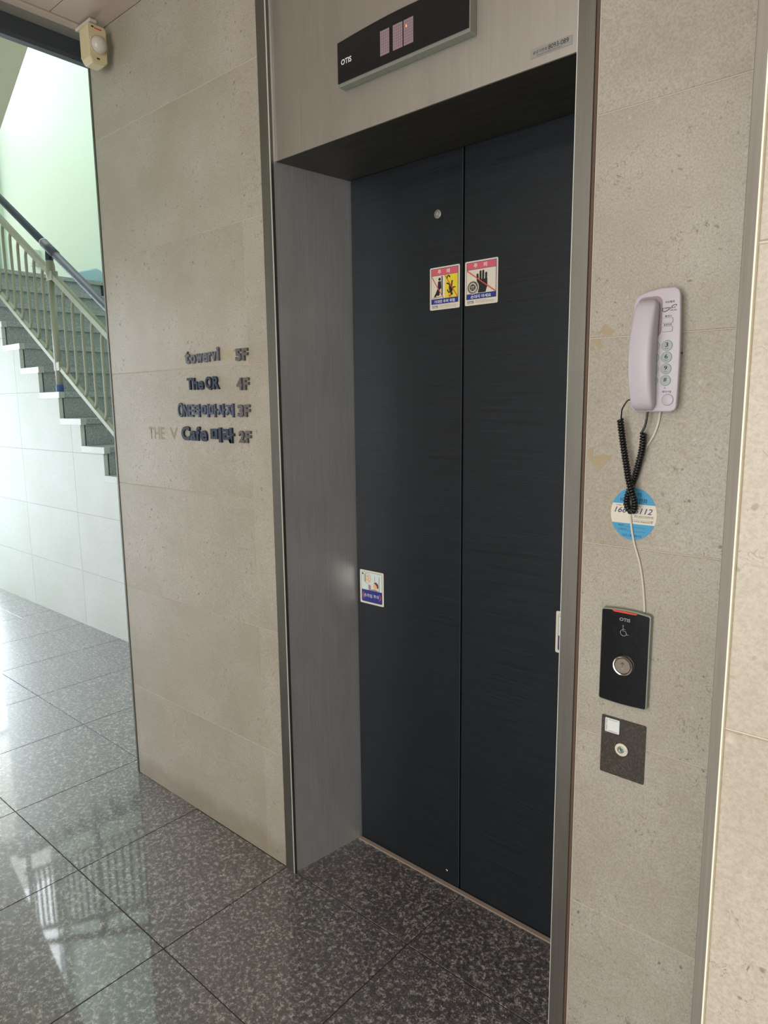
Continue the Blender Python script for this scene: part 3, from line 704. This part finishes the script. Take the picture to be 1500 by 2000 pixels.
def pinch(label, x0, x1, z0, z1, y):
    C = Sticker(label, x0, x1, z0, z1, y)
    C.poly('dark_outline', rrect(0.065, 0.935, 0.055, 0.945, 0.05), M_NAVY)
    C.poly('picture_field', rrect(0.075, 0.925, 0.062, 0.60, 0.04), M_BOXW)
    C.rect('footer_band', 0.075, 0.925, 0.585, 0.935, M_BLUE)
    C.rect('grey_door_mark', 0.36, 0.44, 0.42, 0.585, M_GREYINK)
    C.rect('grey_door_mark', 0.62, 0.64, 0.14, 0.30, M_GREYINK); C.rect('grey_door_mark', 0.80, 0.825, 0.14, 0.585, M_GREYINK)
    C.blob('inset_circle', (0.31, 0.235), 0.165, 0.155, M_GREYINK, 28); C.blob('inset_circle', (0.31, 0.235), 0.155, 0.146, M_CREAM, 28)
    C.poly('inset_arm', [(0.28, 0.24), (0.45, 0.29), (0.43, 0.34), (0.28, 0.30)], M_SKIN)
    C.rect('inset_bar', 0.20, 0.255, 0.12, 0.35, M_SILV)
    for q in ((0.31, 0.20, 0.33, 0.13), (0.34, 0.21, 0.39, 0.15), (0.36, 0.235, 0.42, 0.22)): C.line('inset_marks', q[:2], q[2:], 0.012, M_RED)
    C.poly('child_body', [(0.46, 0.56), (0.60, 0.53), (0.74, 0.55), (0.80, 0.585), (0.44, 0.585)], M_LINE)
    C.blob('child_face', (0.655, 0.435), 0.085, 0.085, M_SKIN, 20)
    C.poly('child_hair', [(0.585, 0.34), (0.68, 0.31), (0.77, 0.36), (0.79, 0.46), (0.745, 0.50), (0.72, 0.43), (0.66, 0.37)], M_HAIR)
    C.line('child_arm', (0.46, 0.55), (0.41, 0.49), 0.03, M_RED); C.line('child_arm', (0.41, 0.49), (0.47, 0.46), 0.025, M_RED)
    C.txt('손끼임 주의', 0.17, 0.80, 0.695, 0.800, M_WHITEP, 0.006)
    for sgn, cx in ((-1, 0.26), (1, 0.74)):
        pts = []
        for i in range(11):
            t = R(-60+12*i); pts.append((cx+sgn*0.155*math.cos(t), 0.755+0.115*math.sin(t)))
        for i in range(10, -1, -1):
            t = R(-60+12*i); pts.append((cx+sgn*0.125*math.cos(t), 0.755+0.105*math.sin(t)))
        C.poly('pink_arc', pts, M_PINK)
    C.blob('roundel', (0.13, 0.11), 0.028, 0.028, M_INK, 16)
    return C
pinch('finger-pinch warning sticker with a child and a navy band, low beside the steel reveal', -0.4395, -0.3400, 0.8290, 0.9372, DY)
pinch('white edged sticker mostly hidden behind the steel jamb near the phone wall', 0.2420, 0.3415, 0.8210, 0.9305, 0.2685)

# ------------------------------------------------------------------ tenant letters on the wall
LG = 'raised tenant letters on the wall'
def letters(name, label, items, group=None, cat='lettering'):
    x = sum((i[1]+i[2])/2 for i in items)/len(items); z = min(i[3] for i in items)
    t = thing(name, (x, 0, z), label, cat, group)
    for ch, x0, x1, z0, z1, mat, bold, dep in items:
        text('letter', ch, x0, x1, z0, z1, -dep, dep, mat, t, bold=bold, res=4)
    return t
D = 0.007
letters('tenant_name', 'grey raised name of the fifth floor tenant, its last two letters missing', [
    ('t', -0.938, -0.912, 1.588, 1.6270, M_LET_P, 0.040, D), ('o', -0.908, -0.879, 1.588, 1.6160, M_LET_P, 0.040, D), ('w', -0.876, -0.842, 1.589, 1.6170, M_LET_P, 0.040, D),
    ('e', -0.841, -0.814, 1.589, 1.6180, M_LET_P, 0.040, D), ('r', -0.812, -0.795, 1.590, 1.6190, M_LET_P, 0.040, D), ('v', -0.794, -0.769, 1.591, 1.6190, M_LET_P, 0.040, D), ('i', -0.7675, -0.7555, 1.5915, 1.6320, M_LET_P, 0.040, D)])
letters('tenant_name', 'dark navy raised letters of the fourth floor tenant name', [
    ('T', -0.933, -0.903, 1.5065, 1.5440, M_LET_D, 0.036, D), ('h', -0.901, -0.875, 1.5060, 1.5435, M_LET_D, 0.036, D), ('e', -0.872, -0.844, 1.5055, 1.5330, M_LET_D, 0.036, D),
    ('Q', -0.833, -0.800, 1.5035, 1.5450, M_LET_D, 0.036, D), ('R', -0.794, -0.762, 1.5055, 1.5450, M_LET_D, 0.036, D)])
its = [('O', -0.9945, -0.9640, 1.4195, 1.4660, M_LET_B, 0.012, D), ('N', -0.9610, -0.9360, 1.4205, 1.4600, M_LET_B, 0.012, D), ('E', -0.9330, -0.9070, 1.4205, 1.4600, M_LET_B, 0.012, D)]
cw = (0.9050-0.6930)/5
for i, ch in enumerate('타이마사지'):
    its.append((ch, -0.9040+cw*i, -0.9040+cw*(i+1)-0.003, 1.4195, 1.4610, M_LET_B, 0.036, D))
letters('tenant_name', 'slate blue raised letters of the third floor tenant name, the longest row', its)
letters('tenant_name', 'thick dark navy raised letters of the second floor tenant, the lowest row', [
    ('C', -0.981, -0.934, 1.344, 1.390, M_LET_D, 0.042, D), ('a', -0.932, -0.899, 1.344, 1.376, M_LET_D, 0.042, D), ('f', -0.899, -0.876, 1.344, 1.390, M_LET_D, 0.042, D), ('e', -0.874, -0.838, 1.343, 1.378, M_LET_D, 0.042, D),
    ('미', -0.8180, -0.7620, 1.342, 1.3880, M_LET_D, 0.055, D), ('라', -0.7560, -0.6980, 1.341, 1.3880, M_LET_D, 0.055, D)])
for nfl, z0, z1, lab in (('5', 1.585, 1.6205, 'grey raised 5F beside the topmost tenant name'), ('4', 1.500, 1.5360, 'grey raised 4F in the second row of the wall directory'),
                         ('3', 1.421, 1.4575, 'grey raised 3F beside the long slate blue name'), ('2', 1.344, 1.3800, 'grey raised 2F beside the lowest navy name')):
    letters('floor_number', lab, [(nfl, -0.6745, -0.6475, z0, z1, M_LET_G, 0.045, D), ('F', -0.6425, -0.6175, z0, z1, M_LET_G, 0.045, D)])
gh = thing('glue_trace', (-1.10, 0, 1.342), 'faint glue trace of removed capital letters beside the lowest row', 'stain')
for ch, a, b_ in (('T', -1.192, -1.160), ('H', -1.156, -1.122), ('E', -1.116, -1.092), ('V', -1.060, -1.010)):
    text('letter_trace', ch, a, b_, 1.343, 1.3850, -0.0003, 0.0003, M_GHOST, gh, bold=0.02)
gh = thing('glue_trace', (-0.72, 0, 1.592), 'yellowish glue trace of two missing letters after the topmost name', 'stain')
for ch, a, b_ in (('e', -0.751, -0.725), ('w', -0.722, -0.690)):
    text('letter_trace', ch, a, b_, 1.592, 1.619, -0.0003, 0.0003, M_GHOSTY, gh, bold=0.0)

def resid(pts, label):
    o = prism('adhesive_patch', pts, -0.0004, 0.0, M_RESID); tag(o, label, 'stain'); return o
resid([(0.4604, 1.6004), (0.4791, 1.5848), (0.4724, 1.5768), (0.4593, 1.5777), (0.4504, 1.5879)], 'tan diamond of tape residue just above the joint left of the phone')
resid([(0.4318, 1.5692), (0.4370, 1.5726), (0.4494, 1.5718), (0.4571, 1.5570), (0.4502, 1.5513), (0.4420, 1.5640)], 'small tan tape residue hanging just below the joint near the phone')
resid([(0.4325, 1.3475), (0.4353, 1.3641), (0.4458, 1.3654), (0.4443, 1.3483), (0.4560, 1.3510), (0.4682, 1.3532), (0.4838, 1.3499), (0.4592, 1.3192)], 'largest torn tan residue patch, left of the coiled phone cord')
lathe('wall_plug', [(0.0042, 0.0), (0.0042, 0.0006), (0.0030, 0.0006), (0.0028, 0.0002), (0.0005, 0.0002)], 0.4709, 0.0, 1.1794, 'y-', M_RESID)
tag(bpy.data.objects['wall_plug'], 'small round filled screw hole above the joint below the residue', 'plug')

# ------------------------------------------------------------------ wall phone
ph = thing('wall_phone', (0.57, 0, 1.434), 'pale pink wall phone with handset and round grey keys', 'phone')
def body(name, outline_f, y_back, y_front, mat, rad):
    return prism(name, outline_f, y_front, y_back, mat, ph, bevel=rad, smooth=True)
base_pts = []
zs0, zs1 = 1.4345, 1.6500
for i in range(13):                                 # gently bowed sides
    t = i/12; z = zs0+0.010+(zs1-zs0-0.022)*t; base_pts.append((0.6090+0.0018*math.sin(math.pi*t)-0.0030*t*t, z))
base_pts += [(0.6030, zs1-0.0050), (0.5960, zs1-0.0005), (0.5720, zs1), (0.5500, zs1-0.0035), (0.5350, zs1-0.0080), (0.5275, zs1-0.0150)]
for i in range(13):
    t = 1-i/12; z = zs0+0.010+(zs1-zs0-0.036)*t; base_pts.append((0.5255-0.0052*math.sin(math.pi*t)-0.0005*t, z))
base_pts += [(0.5310, zs0+0.0030), (0.5380, zs0), (0.5990, zs0), (0.6065, zs0+0.0030)]
bo = prism('phone_base', base_pts, -0.0280, -0.0005, M_PHONE, ph, bevel=0.0030, smooth=True)
for v in bo.data.vertices:                          # sides draw in towards the wall
    w = (v.co.y+0.0280)/0.0275; v.co.x += (0.567-v.co.x)*0.13*w; v.co.z += (1.542-v.co.z)*0.03*w
def fx(x): return x-(1.026-x)*0.0078
# cradle recess (dark gap round the handset)
prism('cradle_gap', rrect(0.5330, 0.5765, 1.5650, 1.6365, 0.012), -0.0284, -0.0275, M_LINE, ph)
# handset loft
V, F = [], []
NS = 26; prof_n = 20
for i in range(NS+1):
    t = i/NS; z = 1.4375 + (1.6300-1.4375)*t
    endf = min(1.0, math.sin(math.pi*min(max(t, 0.0), 1.0))**0.18) if 0 < t < 1 else 0.80
    yf = -0.0500 - 0.0180*math.sin(math.pi*t)**0.8
    xl = 0.5360 + 0.0010*t - 0.0045*math.sin(math.pi*t); xr = 0.5750 - 0.0010*math.sin(math.pi*t) - 0.0010*t
    if t > 0.94: k_ = (t-0.94)/0.06; yf += 0.010*k_*k_; xl += 0.006*k_*k_; xr -= 0.009*k_*k_
    if t < 0.06: k_ = (0.06-t)/0.06; yf += 0.010*k_*k_; xl += 0.004*k_*k_; xr -= 0.006*k_*k_
    yb = -0.0282
    cx, hx = (xl+xr)/2, (xr-xl)/2; cy, hy = (yf+yb)/2, abs(yf-yb)/2
    for j in range(prof_n):
        a = 2*math.pi*j/prof_n; ca, sa = math.cos(a), math.sin(a)
        e = 0.42
        V.append((cx+hx*abs(ca)**e*(1 if ca >= 0 else -1), cy+hy*abs(sa)**e*(1 if sa >= 0 else -1), z))
for i in range(NS):
    for j in range(prof_n):
        k2 = (j+1) % prof_n; F.append((i*prof_n+j, i*prof_n+k2, (i+1)*prof_n+k2, (i+1)*prof_n+j))
F.append(tuple(reversed(range(prof_n)))); F.append(tuple(range(NS*prof_n, (NS+1)*prof_n)))
hs = mesh_obj('handset', V, F, M_PHONE, ph, smooth=True)
YK = -0.0280
for x, z in [(0.5912, 1.5502), (0.5912, 1.5302), (0.5912, 1.5101), (0.5912, 1.4898), (0.5690, 1.5502), (0.5690, 1.5302), (0.5690, 1.5101), (0.5690, 1.4898)]:
    lathe('key', [(0.0096, 0), (0.0094, 0.0010), (0.0086, 0.0018), (0.0001, 0.0024)], fx(x), YK, z, 'y-', M_KEY, ph, n=24)
for ch, sub, z in (('3', 'DEF', 1.5502), ('6', 'MNO', 1.5302), ('9', 'WXYZ', 1.5101), ('#', '', 1.4898)):
    text('key_print', ch, fx(0.5885), fx(0.5939), z-0.0022, z+0.0052, YK-0.0026, 0.0003, M_INK, ph, bold=0.012)
    if sub: text('key_print', sub, fx(0.5882), fx(0.5942), z-0.0058, z-0.0042, YK-0.0022, 0.0003, M_INK, ph)
lathe('redial_groove', [(0.0104, 0), (0.0104, 0.0004), (0.0094, 0.0004)], fx(0.5965), YK, 1.4560, 'y-', M_LINE, ph, n=28)
lathe('redial_key', [(0.0096, 0), (0.0094, 0.0012), (0.0086, 0.0016), (0.0001, 0.0016)], fx(0.5965), YK, 1.4560, 'y-', M_PHONE, ph, n=28)
def pill(z):
    prism('key_groove', rrect(fx(0.5808), fx(0.5995), z-0.0050, z+0.0050, 0.0030), YK-0.0004, YK, M_LINE, ph)
    prism('side_key', rrect(fx(0.5815), fx(0.5988), z-0.0043, z+0.0043, 0.0028), YK-0.0013, YK-0.0003, M_PHONE, ph)
pill(1.5930); pill(1.5785)
lathe('lamp_dot', [(0.0014, 0), (0.0001, 0.0006)], fx(0.5905), YK, 1.4768, 'y-', M_LINE, ph, n=10)
for body_, x0, x1, z0, z1 in (('비상통화', 0.5845, 0.6005, 1.6225, 1.6265), ('플래시', 0.5850, 0.5960, 1.5990, 1.6022), ('송화차단', 0.5835, 0.5975, 1.5842, 1.5874), ('재다이얼', 0.5860, 0.6020, 1.4685, 1.4720), ('HPS-300', 0.5930, 0.6045, 1.6090, 1.6112)):
    text('key_print', body_, fx(x0), fx(x1), z0, z1, YK-0.0004, 0.0003, M_INK, ph, bold=0.01)
text('logo_mark', 'HPNAT', fx(0.5815), fx(0.6035), 1.6130, 1.6155, YK-0.0004, 0.0003, M_INK, ph, bold=0.02, shear=0.4)
sweep('logo_mark', spline([(fx(a), YK-0.0002, b_) for a, b_ in ((0.5805, 1.6150), (0.5802, 1.6105), (0.5835, 1.6085), (0.5890, 1.6105), (0.5925, 1.6130))], 6), [0.0006]*25, M_INK, ph, n=6)
sweep('logo_mark', spline([(fx(a), YK-0.0002, b_) for a, b_ in ((0.5950, 1.6160), (0.5990, 1.6185), (0.6030, 1.6190), (0.6040, 1.6170))], 6), [0.0006]*19, M_INK, ph, n=6)
box('side_stud', 0.6055, 0.6090, -0.013, -0.010, 1.5355, 1.5385, M_INK, ph)

# coiled handset cord: straight ends plus one helix folded back on itself
def helix(path, rc, pitch, per=12):
    P = spline(path, 14); L = 0; out = []
    t0 = (P[1]-P[0]).normalized(); a = Vector((0, 1, 0)); a = (a-t0*a.dot(t0)).normalized()
    # resample
    acc = [0.0]
    for i in range(1, len(P)): acc.append(acc[-1]+(P[i]-P[i-1]).length)
    total = acc[-1]; n = int(total/pitch*per); j = 0
    for i in range(n+1):
        s = total*i/n
        while j < len(P)-2 and acc[j+1] < s: j += 1
        w = (s-acc[j])/max(acc[j+1]-acc[j], 1e-9); p = P[j].lerp(P[j+1], w)
        t = (P[min(j+2, len(P)-1)]-P[max(j-1, 0)]).normalized()
        a = (a-t*a.dot(t)).normalized(); b_ = t.cross(a); ph_ = 2*math.pi*i/per
        out.append(p+a*rc*math.cos(ph_)+b_*rc*math.sin(ph_))
    return out
coilpath = [(0.5083, -0.0270, 1.4215), (0.5125, -0.0260, 1.3930), (0.5180, -0.0260, 1.3630), (0.5245, -0.0270, 1.3330), (0.5305, -0.0290, 1.3080), (0.5370, -0.0280, 1.2860),
            (0.5415, -0.0240, 1.2660), (0.5385, -0.0200, 1.2520), (0.5315, -0.0180, 1.2500), (0.5235, -0.0155, 1.2600), (0.5225, -0.0125, 1.2750), (0.5290, -0.0110, 1.2980),
            (0.5360, -0.0110, 1.3190), (0.5420, -0.0130, 1.3430), (0.5480, -0.0160, 1.3680), (0.5500, -0.0190, 1.3960)]
hp = helix(coilpath, 0.0044, 0.0053)
sweep('coiled_cord', [(hp[0].x, hp[0].y, hp[0].z)] + hp[1:], 0.0024, M_CORD, ph, n=6)
sweep('cord_end', spline([(0.5345, -0.050, 1.4570), (0.5270, -0.046, 1.4540), (0.5150, -0.036, 1.4400), (0.5115, -0.030, 1.4300), tuple(hp[0])], 6), 0.00130, M_CORD, ph, n=8)
sweep('cord_end', spline([(0.5560, -0.020, 1.4380), (0.5545, -0.020, 1.4200), (0.5520, -0.020, 1.4080), tuple(hp[-1])], 6), 0.00215, M_CORD, ph, n=8)

cb = sweep('phone_cable', spline([(0.5755, -0.010, 1.4400), (0.5725, -0.0045, 1.4300), (0.5702, -0.0035, 1.4146), (0.5630, -0.0030, 1.3920), (0.5491, -0.0030, 1.3671), (0.5387, -0.0030, 1.3438), (0.5304, -0.0030, 1.3124),
      (0.5258, -0.0030, 1.2845), (0.5254, -0.0030, 1.2491), (0.5275, -0.0030, 1.2297), (0.5312, -0.0030, 1.2063), (0.5373, -0.0030, 1.1811), (0.5476, -0.0030, 1.1505), (0.5560, -0.0030, 1.1100), (0.5612, -0.0030, 1.0660), (0.5617, -0.0030, 1.0540)], 6), 0.0021, M_CABLE, n=8)
tag(cb, 'thin off-white cable running from the phone down to the call panel', 'cable')

# round service sticker
rs = thing('round_sticker', (0.531, 0, 1.191), 'round sky blue and white service sticker behind the coiled cord', 'sticker')
cx, cz, rr = 0.5308, 1.2412, 0.0470
prism('paper', circ(cx, cz, rr*0.94, rr*1.07, 48), -0.0006, -0.0001, M_CREAM, rs)
def seg(lo, hi, nm):
    pts = []
    R1, R2 = rr*0.94, rr*1.07
    for i in range(49):
        t = R(360*i/48); x, z = cx+R1*math.cos(t), cz+R2*math.sin(t); pts.append((x, min(max(z, lo), hi)))
    out = [p_ for i, p_ in enumerate(pts) if i == 0 or (abs(p_[0]-pts[i-1][0])+abs(p_[1]-pts[i-1][1]) > 1e-7)]
    prism(nm, out[:-1] if out[0] == out[-1] else out, -0.0009, -0.0006, M_CYAN, rs)
seg(1.2605, 1.30, 'blue_band'); seg(1.18, 1.2224, 'blue_band')
Y = -0.0011
for body_, x0, x1, z0, z1, m_, sh in (('승강기', 0.5180, 0.5440, 1.2745, 1.2830, M_INK, 0), ('비상연락전화', 0.5050, 0.5570, 1.2635, 1.2720, M_INK, 0),
        ('1661-6112', 0.4940, 0.5670, 1.2425, 1.2535, M_NAVY, 0.3), ('한국 승강기 안전관리원', 0.5330, 0.5690, 1.2360, 1.2390, M_INK, 0), ('119 구조대 국번없이', 0.5260, 0.5590, 1.2260, 1.2290, M_INK, 0), ('119', 0.5600, 0.5680, 1.2255, 1.2300, M_INK, 0.3),
        ('빌딩명', 0.5030, 0.5130, 1.2165, 1.2200, M_NAVY, 0), ('고객번호', 0.5030, 0.5190, 1.2085, 1.2120, M_NAVY, 0), ('오티스엘리베이터', 0.5110, 0.5480, 1.1965, 1.2015, M_NAVY, 0), ('Otis 24시간 서비스', 0.4970, 0.5450, 1.2558, 1.2582, M_INK, 0)):
    text('lettering', body_, x0, x1, z0, z1, Y, 0.0002, m_, rs, bold=0.006, shear=sh)
boxes('rule_lines', [(0.515, 0.556, -0.0011, -0.0009, 1.2155, 1.2159), (0.520, 0.555, -0.0011, -0.0009, 1.2075, 1.2079), (0.528, 0.570, -0.0008, -0.0006, 1.2305, 1.2308), (0.528, 0.570, -0.0008, -0.0006, 1.2345, 1.2348)], M_NAVY, rs)

# call panel
cp = thing('call_panel', (0.530, 0, 0.862), 'black lift call panel with a single round up button and orange bar', 'panel')
def panel_outline(x0, x1, z0, z1, rise, rad):
    pts = []
    n = 12
    for i in range(n+1): t = i/n; pts.append((x0+rad+(x1-x0-2*rad)*t, z1+rise*math.sin(math.pi*t)))
    pts += [(x1-rad*0.3, z1-rad*0.3), (x1, z1-rad)]
    pts += [(x1, z0+rad), (x1-rad*0.3, z0+rad*0.3), (x1-rad, z0)]
    for i in range(1, n): t = i/n; pts.append((x1-rad-(x1-x0-2*rad)*t, z0-rise*0.6*math.sin(math.pi*t)))
    pts += [(x0+rad, z0), (x0+rad*0.3, z0+rad*0.3), (x0, z0+rad), (x0, z1-rad), (x0+rad*0.3, z1-rad*0.3)]
    return pts
prism('case', panel_outline(0.4815, 0.5785, 0.8615, 1.0515, 0.0030, 0.004), -0.0135, -0.0002, M_RIM, cp, bevel=0.0012)
prism('face_plate', panel_outline(0.4832, 0.5764, 0.8635, 1.0490, 0.0030, 0.003), -0.0146, -0.0130, M_BLACK, cp, bevel=0.0004)
prism('light_bar', [(0.5020, 1.0510), (0.5290, 1.0518), (0.5540, 1.0503), (0.5500, 1.0478), (0.5070, 1.0478)], -0.0150, -0.0145, M_ORANGE, cp)
text('lettering', 'OTIS', 0.5185, 0.5398, 1.0315, 1.0380, -0.0149, 0.0003, M_SILV, cp, bold=0.024)
WY = -0.0148
wc = [(0.5262, 1.0200), (0.5266, 1.0120), (0.5315, 1.0118), (0.5345, 1.0050), (0.5380, 1.0056)]
sweep('wheelchair_symbol', [(a, WY, b_) for a, b_ in wc], 0.0006, M_SILV, cp, n=6)
sweep('wheelchair_symbol', [(0.5264, WY, 1.0155), (0.5310, WY, 1.0150)], 0.0005, M_SILV, cp, n=6)
sweep('wheelchair_symbol', [(a, WY, b_) for a, b_ in circ(0.5276, 1.0083, 0.0062, n=26, a0=110, a1=345)], 0.0006, M_SILV, cp, n=6)
lathe('wheelchair_symbol', [(0.0013, 0.0), (0.0012, 0.0004), (0.0002, 0.0005)], 0.5262, -0.0146, 1.0220, 'y-', M_SILV, cp, n=14)
lathe('button_ring', [(0.0203, 0.0), (0.0203, 0.0035), (0.0190, 0.0052), (0.0170, 0.0045), (0.0165, 0.0015)], 0.5300, -0.0145, 0.9420, 'y-', M_CHROME, cp, n=48)
bt = lathe('up_button', [(0.0162, 0.0), (0.0162, 0.0030), (0.0148, 0.0046), (0.0002, 0.0046)], 0.5300, -0.0145, 0.9420, 'y-', M_BTN, cp, n=48)
AY = -0.0195
def on(o): o.parent = bt; return o
o = prism('arrow', [(0.5296, 0.9410), (0.5304, 0.9410), (0.5304, 0.9478), (0.5332, 0.9452), (0.5338, 0.9460), (0.5300, 0.9502), (0.5262, 0.9460), (0.5268, 0.9452), (0.5296, 0.9478)], AY, AY+0.0006, M_ARROW)
on(o)
for bx_, bz_ in ((0, 0), (1, 1), (0, 2), (3, 0), (4, 0), (3, 1.0), (3, 2), (4, 2)):
    on(lathe('braille_dot', [(0.0005, 0), (0.0002, 0.0005)], 0.5275+0.0012*bx_, AY+0.0006, 0.9345+0.0014*bz_, 'y-', M_WHITEP, None, n=8))

# key switch plate
kp = thing('key_switch_plate', (0.531, 0, 0.70), 'dark bronze square plate with a round cream lock below the call panel', 'switch plate')
prism('plate', rrect(0.4855, 0.5762, 0.6998, 0.8236, 0.003), -0.0020, -0.0002, M_PLATE, kp, bevel=0.0005)
lathe('lock_ring', [(0.0132, 0.0), (0.0132, 0.0012), (0.0126, 0.0016), (0.0072, 0.0016)], 0.5290, -0.0020, 0.7595, 'y-', M_CREAM, kp, n=40)
lathe('lock_barrel', [(0.0075, 0.0), (0.0073, 0.0024), (0.0050, 0.0030), (0.0030, 0.0018), (0.0002, 0.0016)], 0.5282, -0.0020, 0.7597, 'y-', M_RIM, kp, n=32)
box('key_slot', 0.5278, 0.5286, -0.0052, -0.0035, 0.7568, 0.7626, M_INK, kp)
text('lettering', 'ON', 0.5375, 0.5405, 0.7585, 0.7615, -0.0038, 0.0002, M_GREYINK, kp, rot=-90)
ql = prism('paper_label', rrect(0.4932, 0.5228, 0.7895, 0.8192, 0.002), -0.0024, -0.0020, M_WHITEP, kp)
ql['label'] = 'white paper label with small side print'
text('lettering', 'AM0-C18W813', 0.4948, 0.4978, 0.7915, 0.8170, -0.0026, 0.0001, M_INK, kp, rot=-90)
boxes('print_lines', [(0.5005, 0.5195, -0.0026, -0.0024, 0.8160, 0.8165), (0.5005, 0.5195, -0.0026, -0.0024, 0.7922, 0.7926), (0.5005, 0.5195, -0.0026, -0.0024, 0.7912, 0.7914)], M_INK, kp)

# ------------------------------------------------------------------ motion sensor in the corner
se = thing('motion_sensor', (-1.28, -0.06, 2.55), 'yellowed cream motion sensor with milky dome high in the corner', 'sensor')
hp_ = [(-0.088, 2.668), (-0.030, 2.668), (-0.026, 2.655), (-0.028, 2.560), (-0.040, 2.552), (-0.080, 2.552), (-0.090, 2.566), (-0.092, 2.655)]
prism('housing', hp_, -1.306, -1.252, M_PIR, se, axis='x', bevel=0.005)
box('back_plate', -1.318, -1.307, -0.086, -0.032, 2.575, 2.662, M_PIR, se, bevel=0.003)
lathe('dome', [(0.0262, 0), (0.0262, 0.005), (0.0240, 0.012), (0.0190, 0.0185), (0.0110, 0.0230), (0.0002, 0.0245)], -1.2535, -0.056, 2.608, 'x+', M_DOME, se, n=28)
sweep('dome_rim', [(-1.2525, -0.056+0.0285*math.cos(R(i*15)), 2.608+0.0300*math.sin(R(i*15))) for i in range(25)], 0.0020, M_PIR, se, n=6)
box('slot', -1.2525, -1.2512, -0.066, -0.056, 2.5645, 2.5685, M_INK, se)
box('print_mark', -1.2525, -1.2514, -0.078, -0.070, 2.6555, 2.6600, M_INK, se); box('print_mark', -1.2525, -1.2514, -0.068, -0.044, 2.6535, 2.6575, M_RED, se)
box('bracket', -1.3750, -1.2750, -0.070, -0.045, 2.684, 2.6935, M_DOME, se, bevel=0.002)
prism('bracket', [(-1.330, 2.690), (-1.345, 2.690), (-1.318, 2.640), (-1.307, 2.640), (-1.300, 2.665)], -0.066, -0.050, M_DOME, se, bevel=0.002)
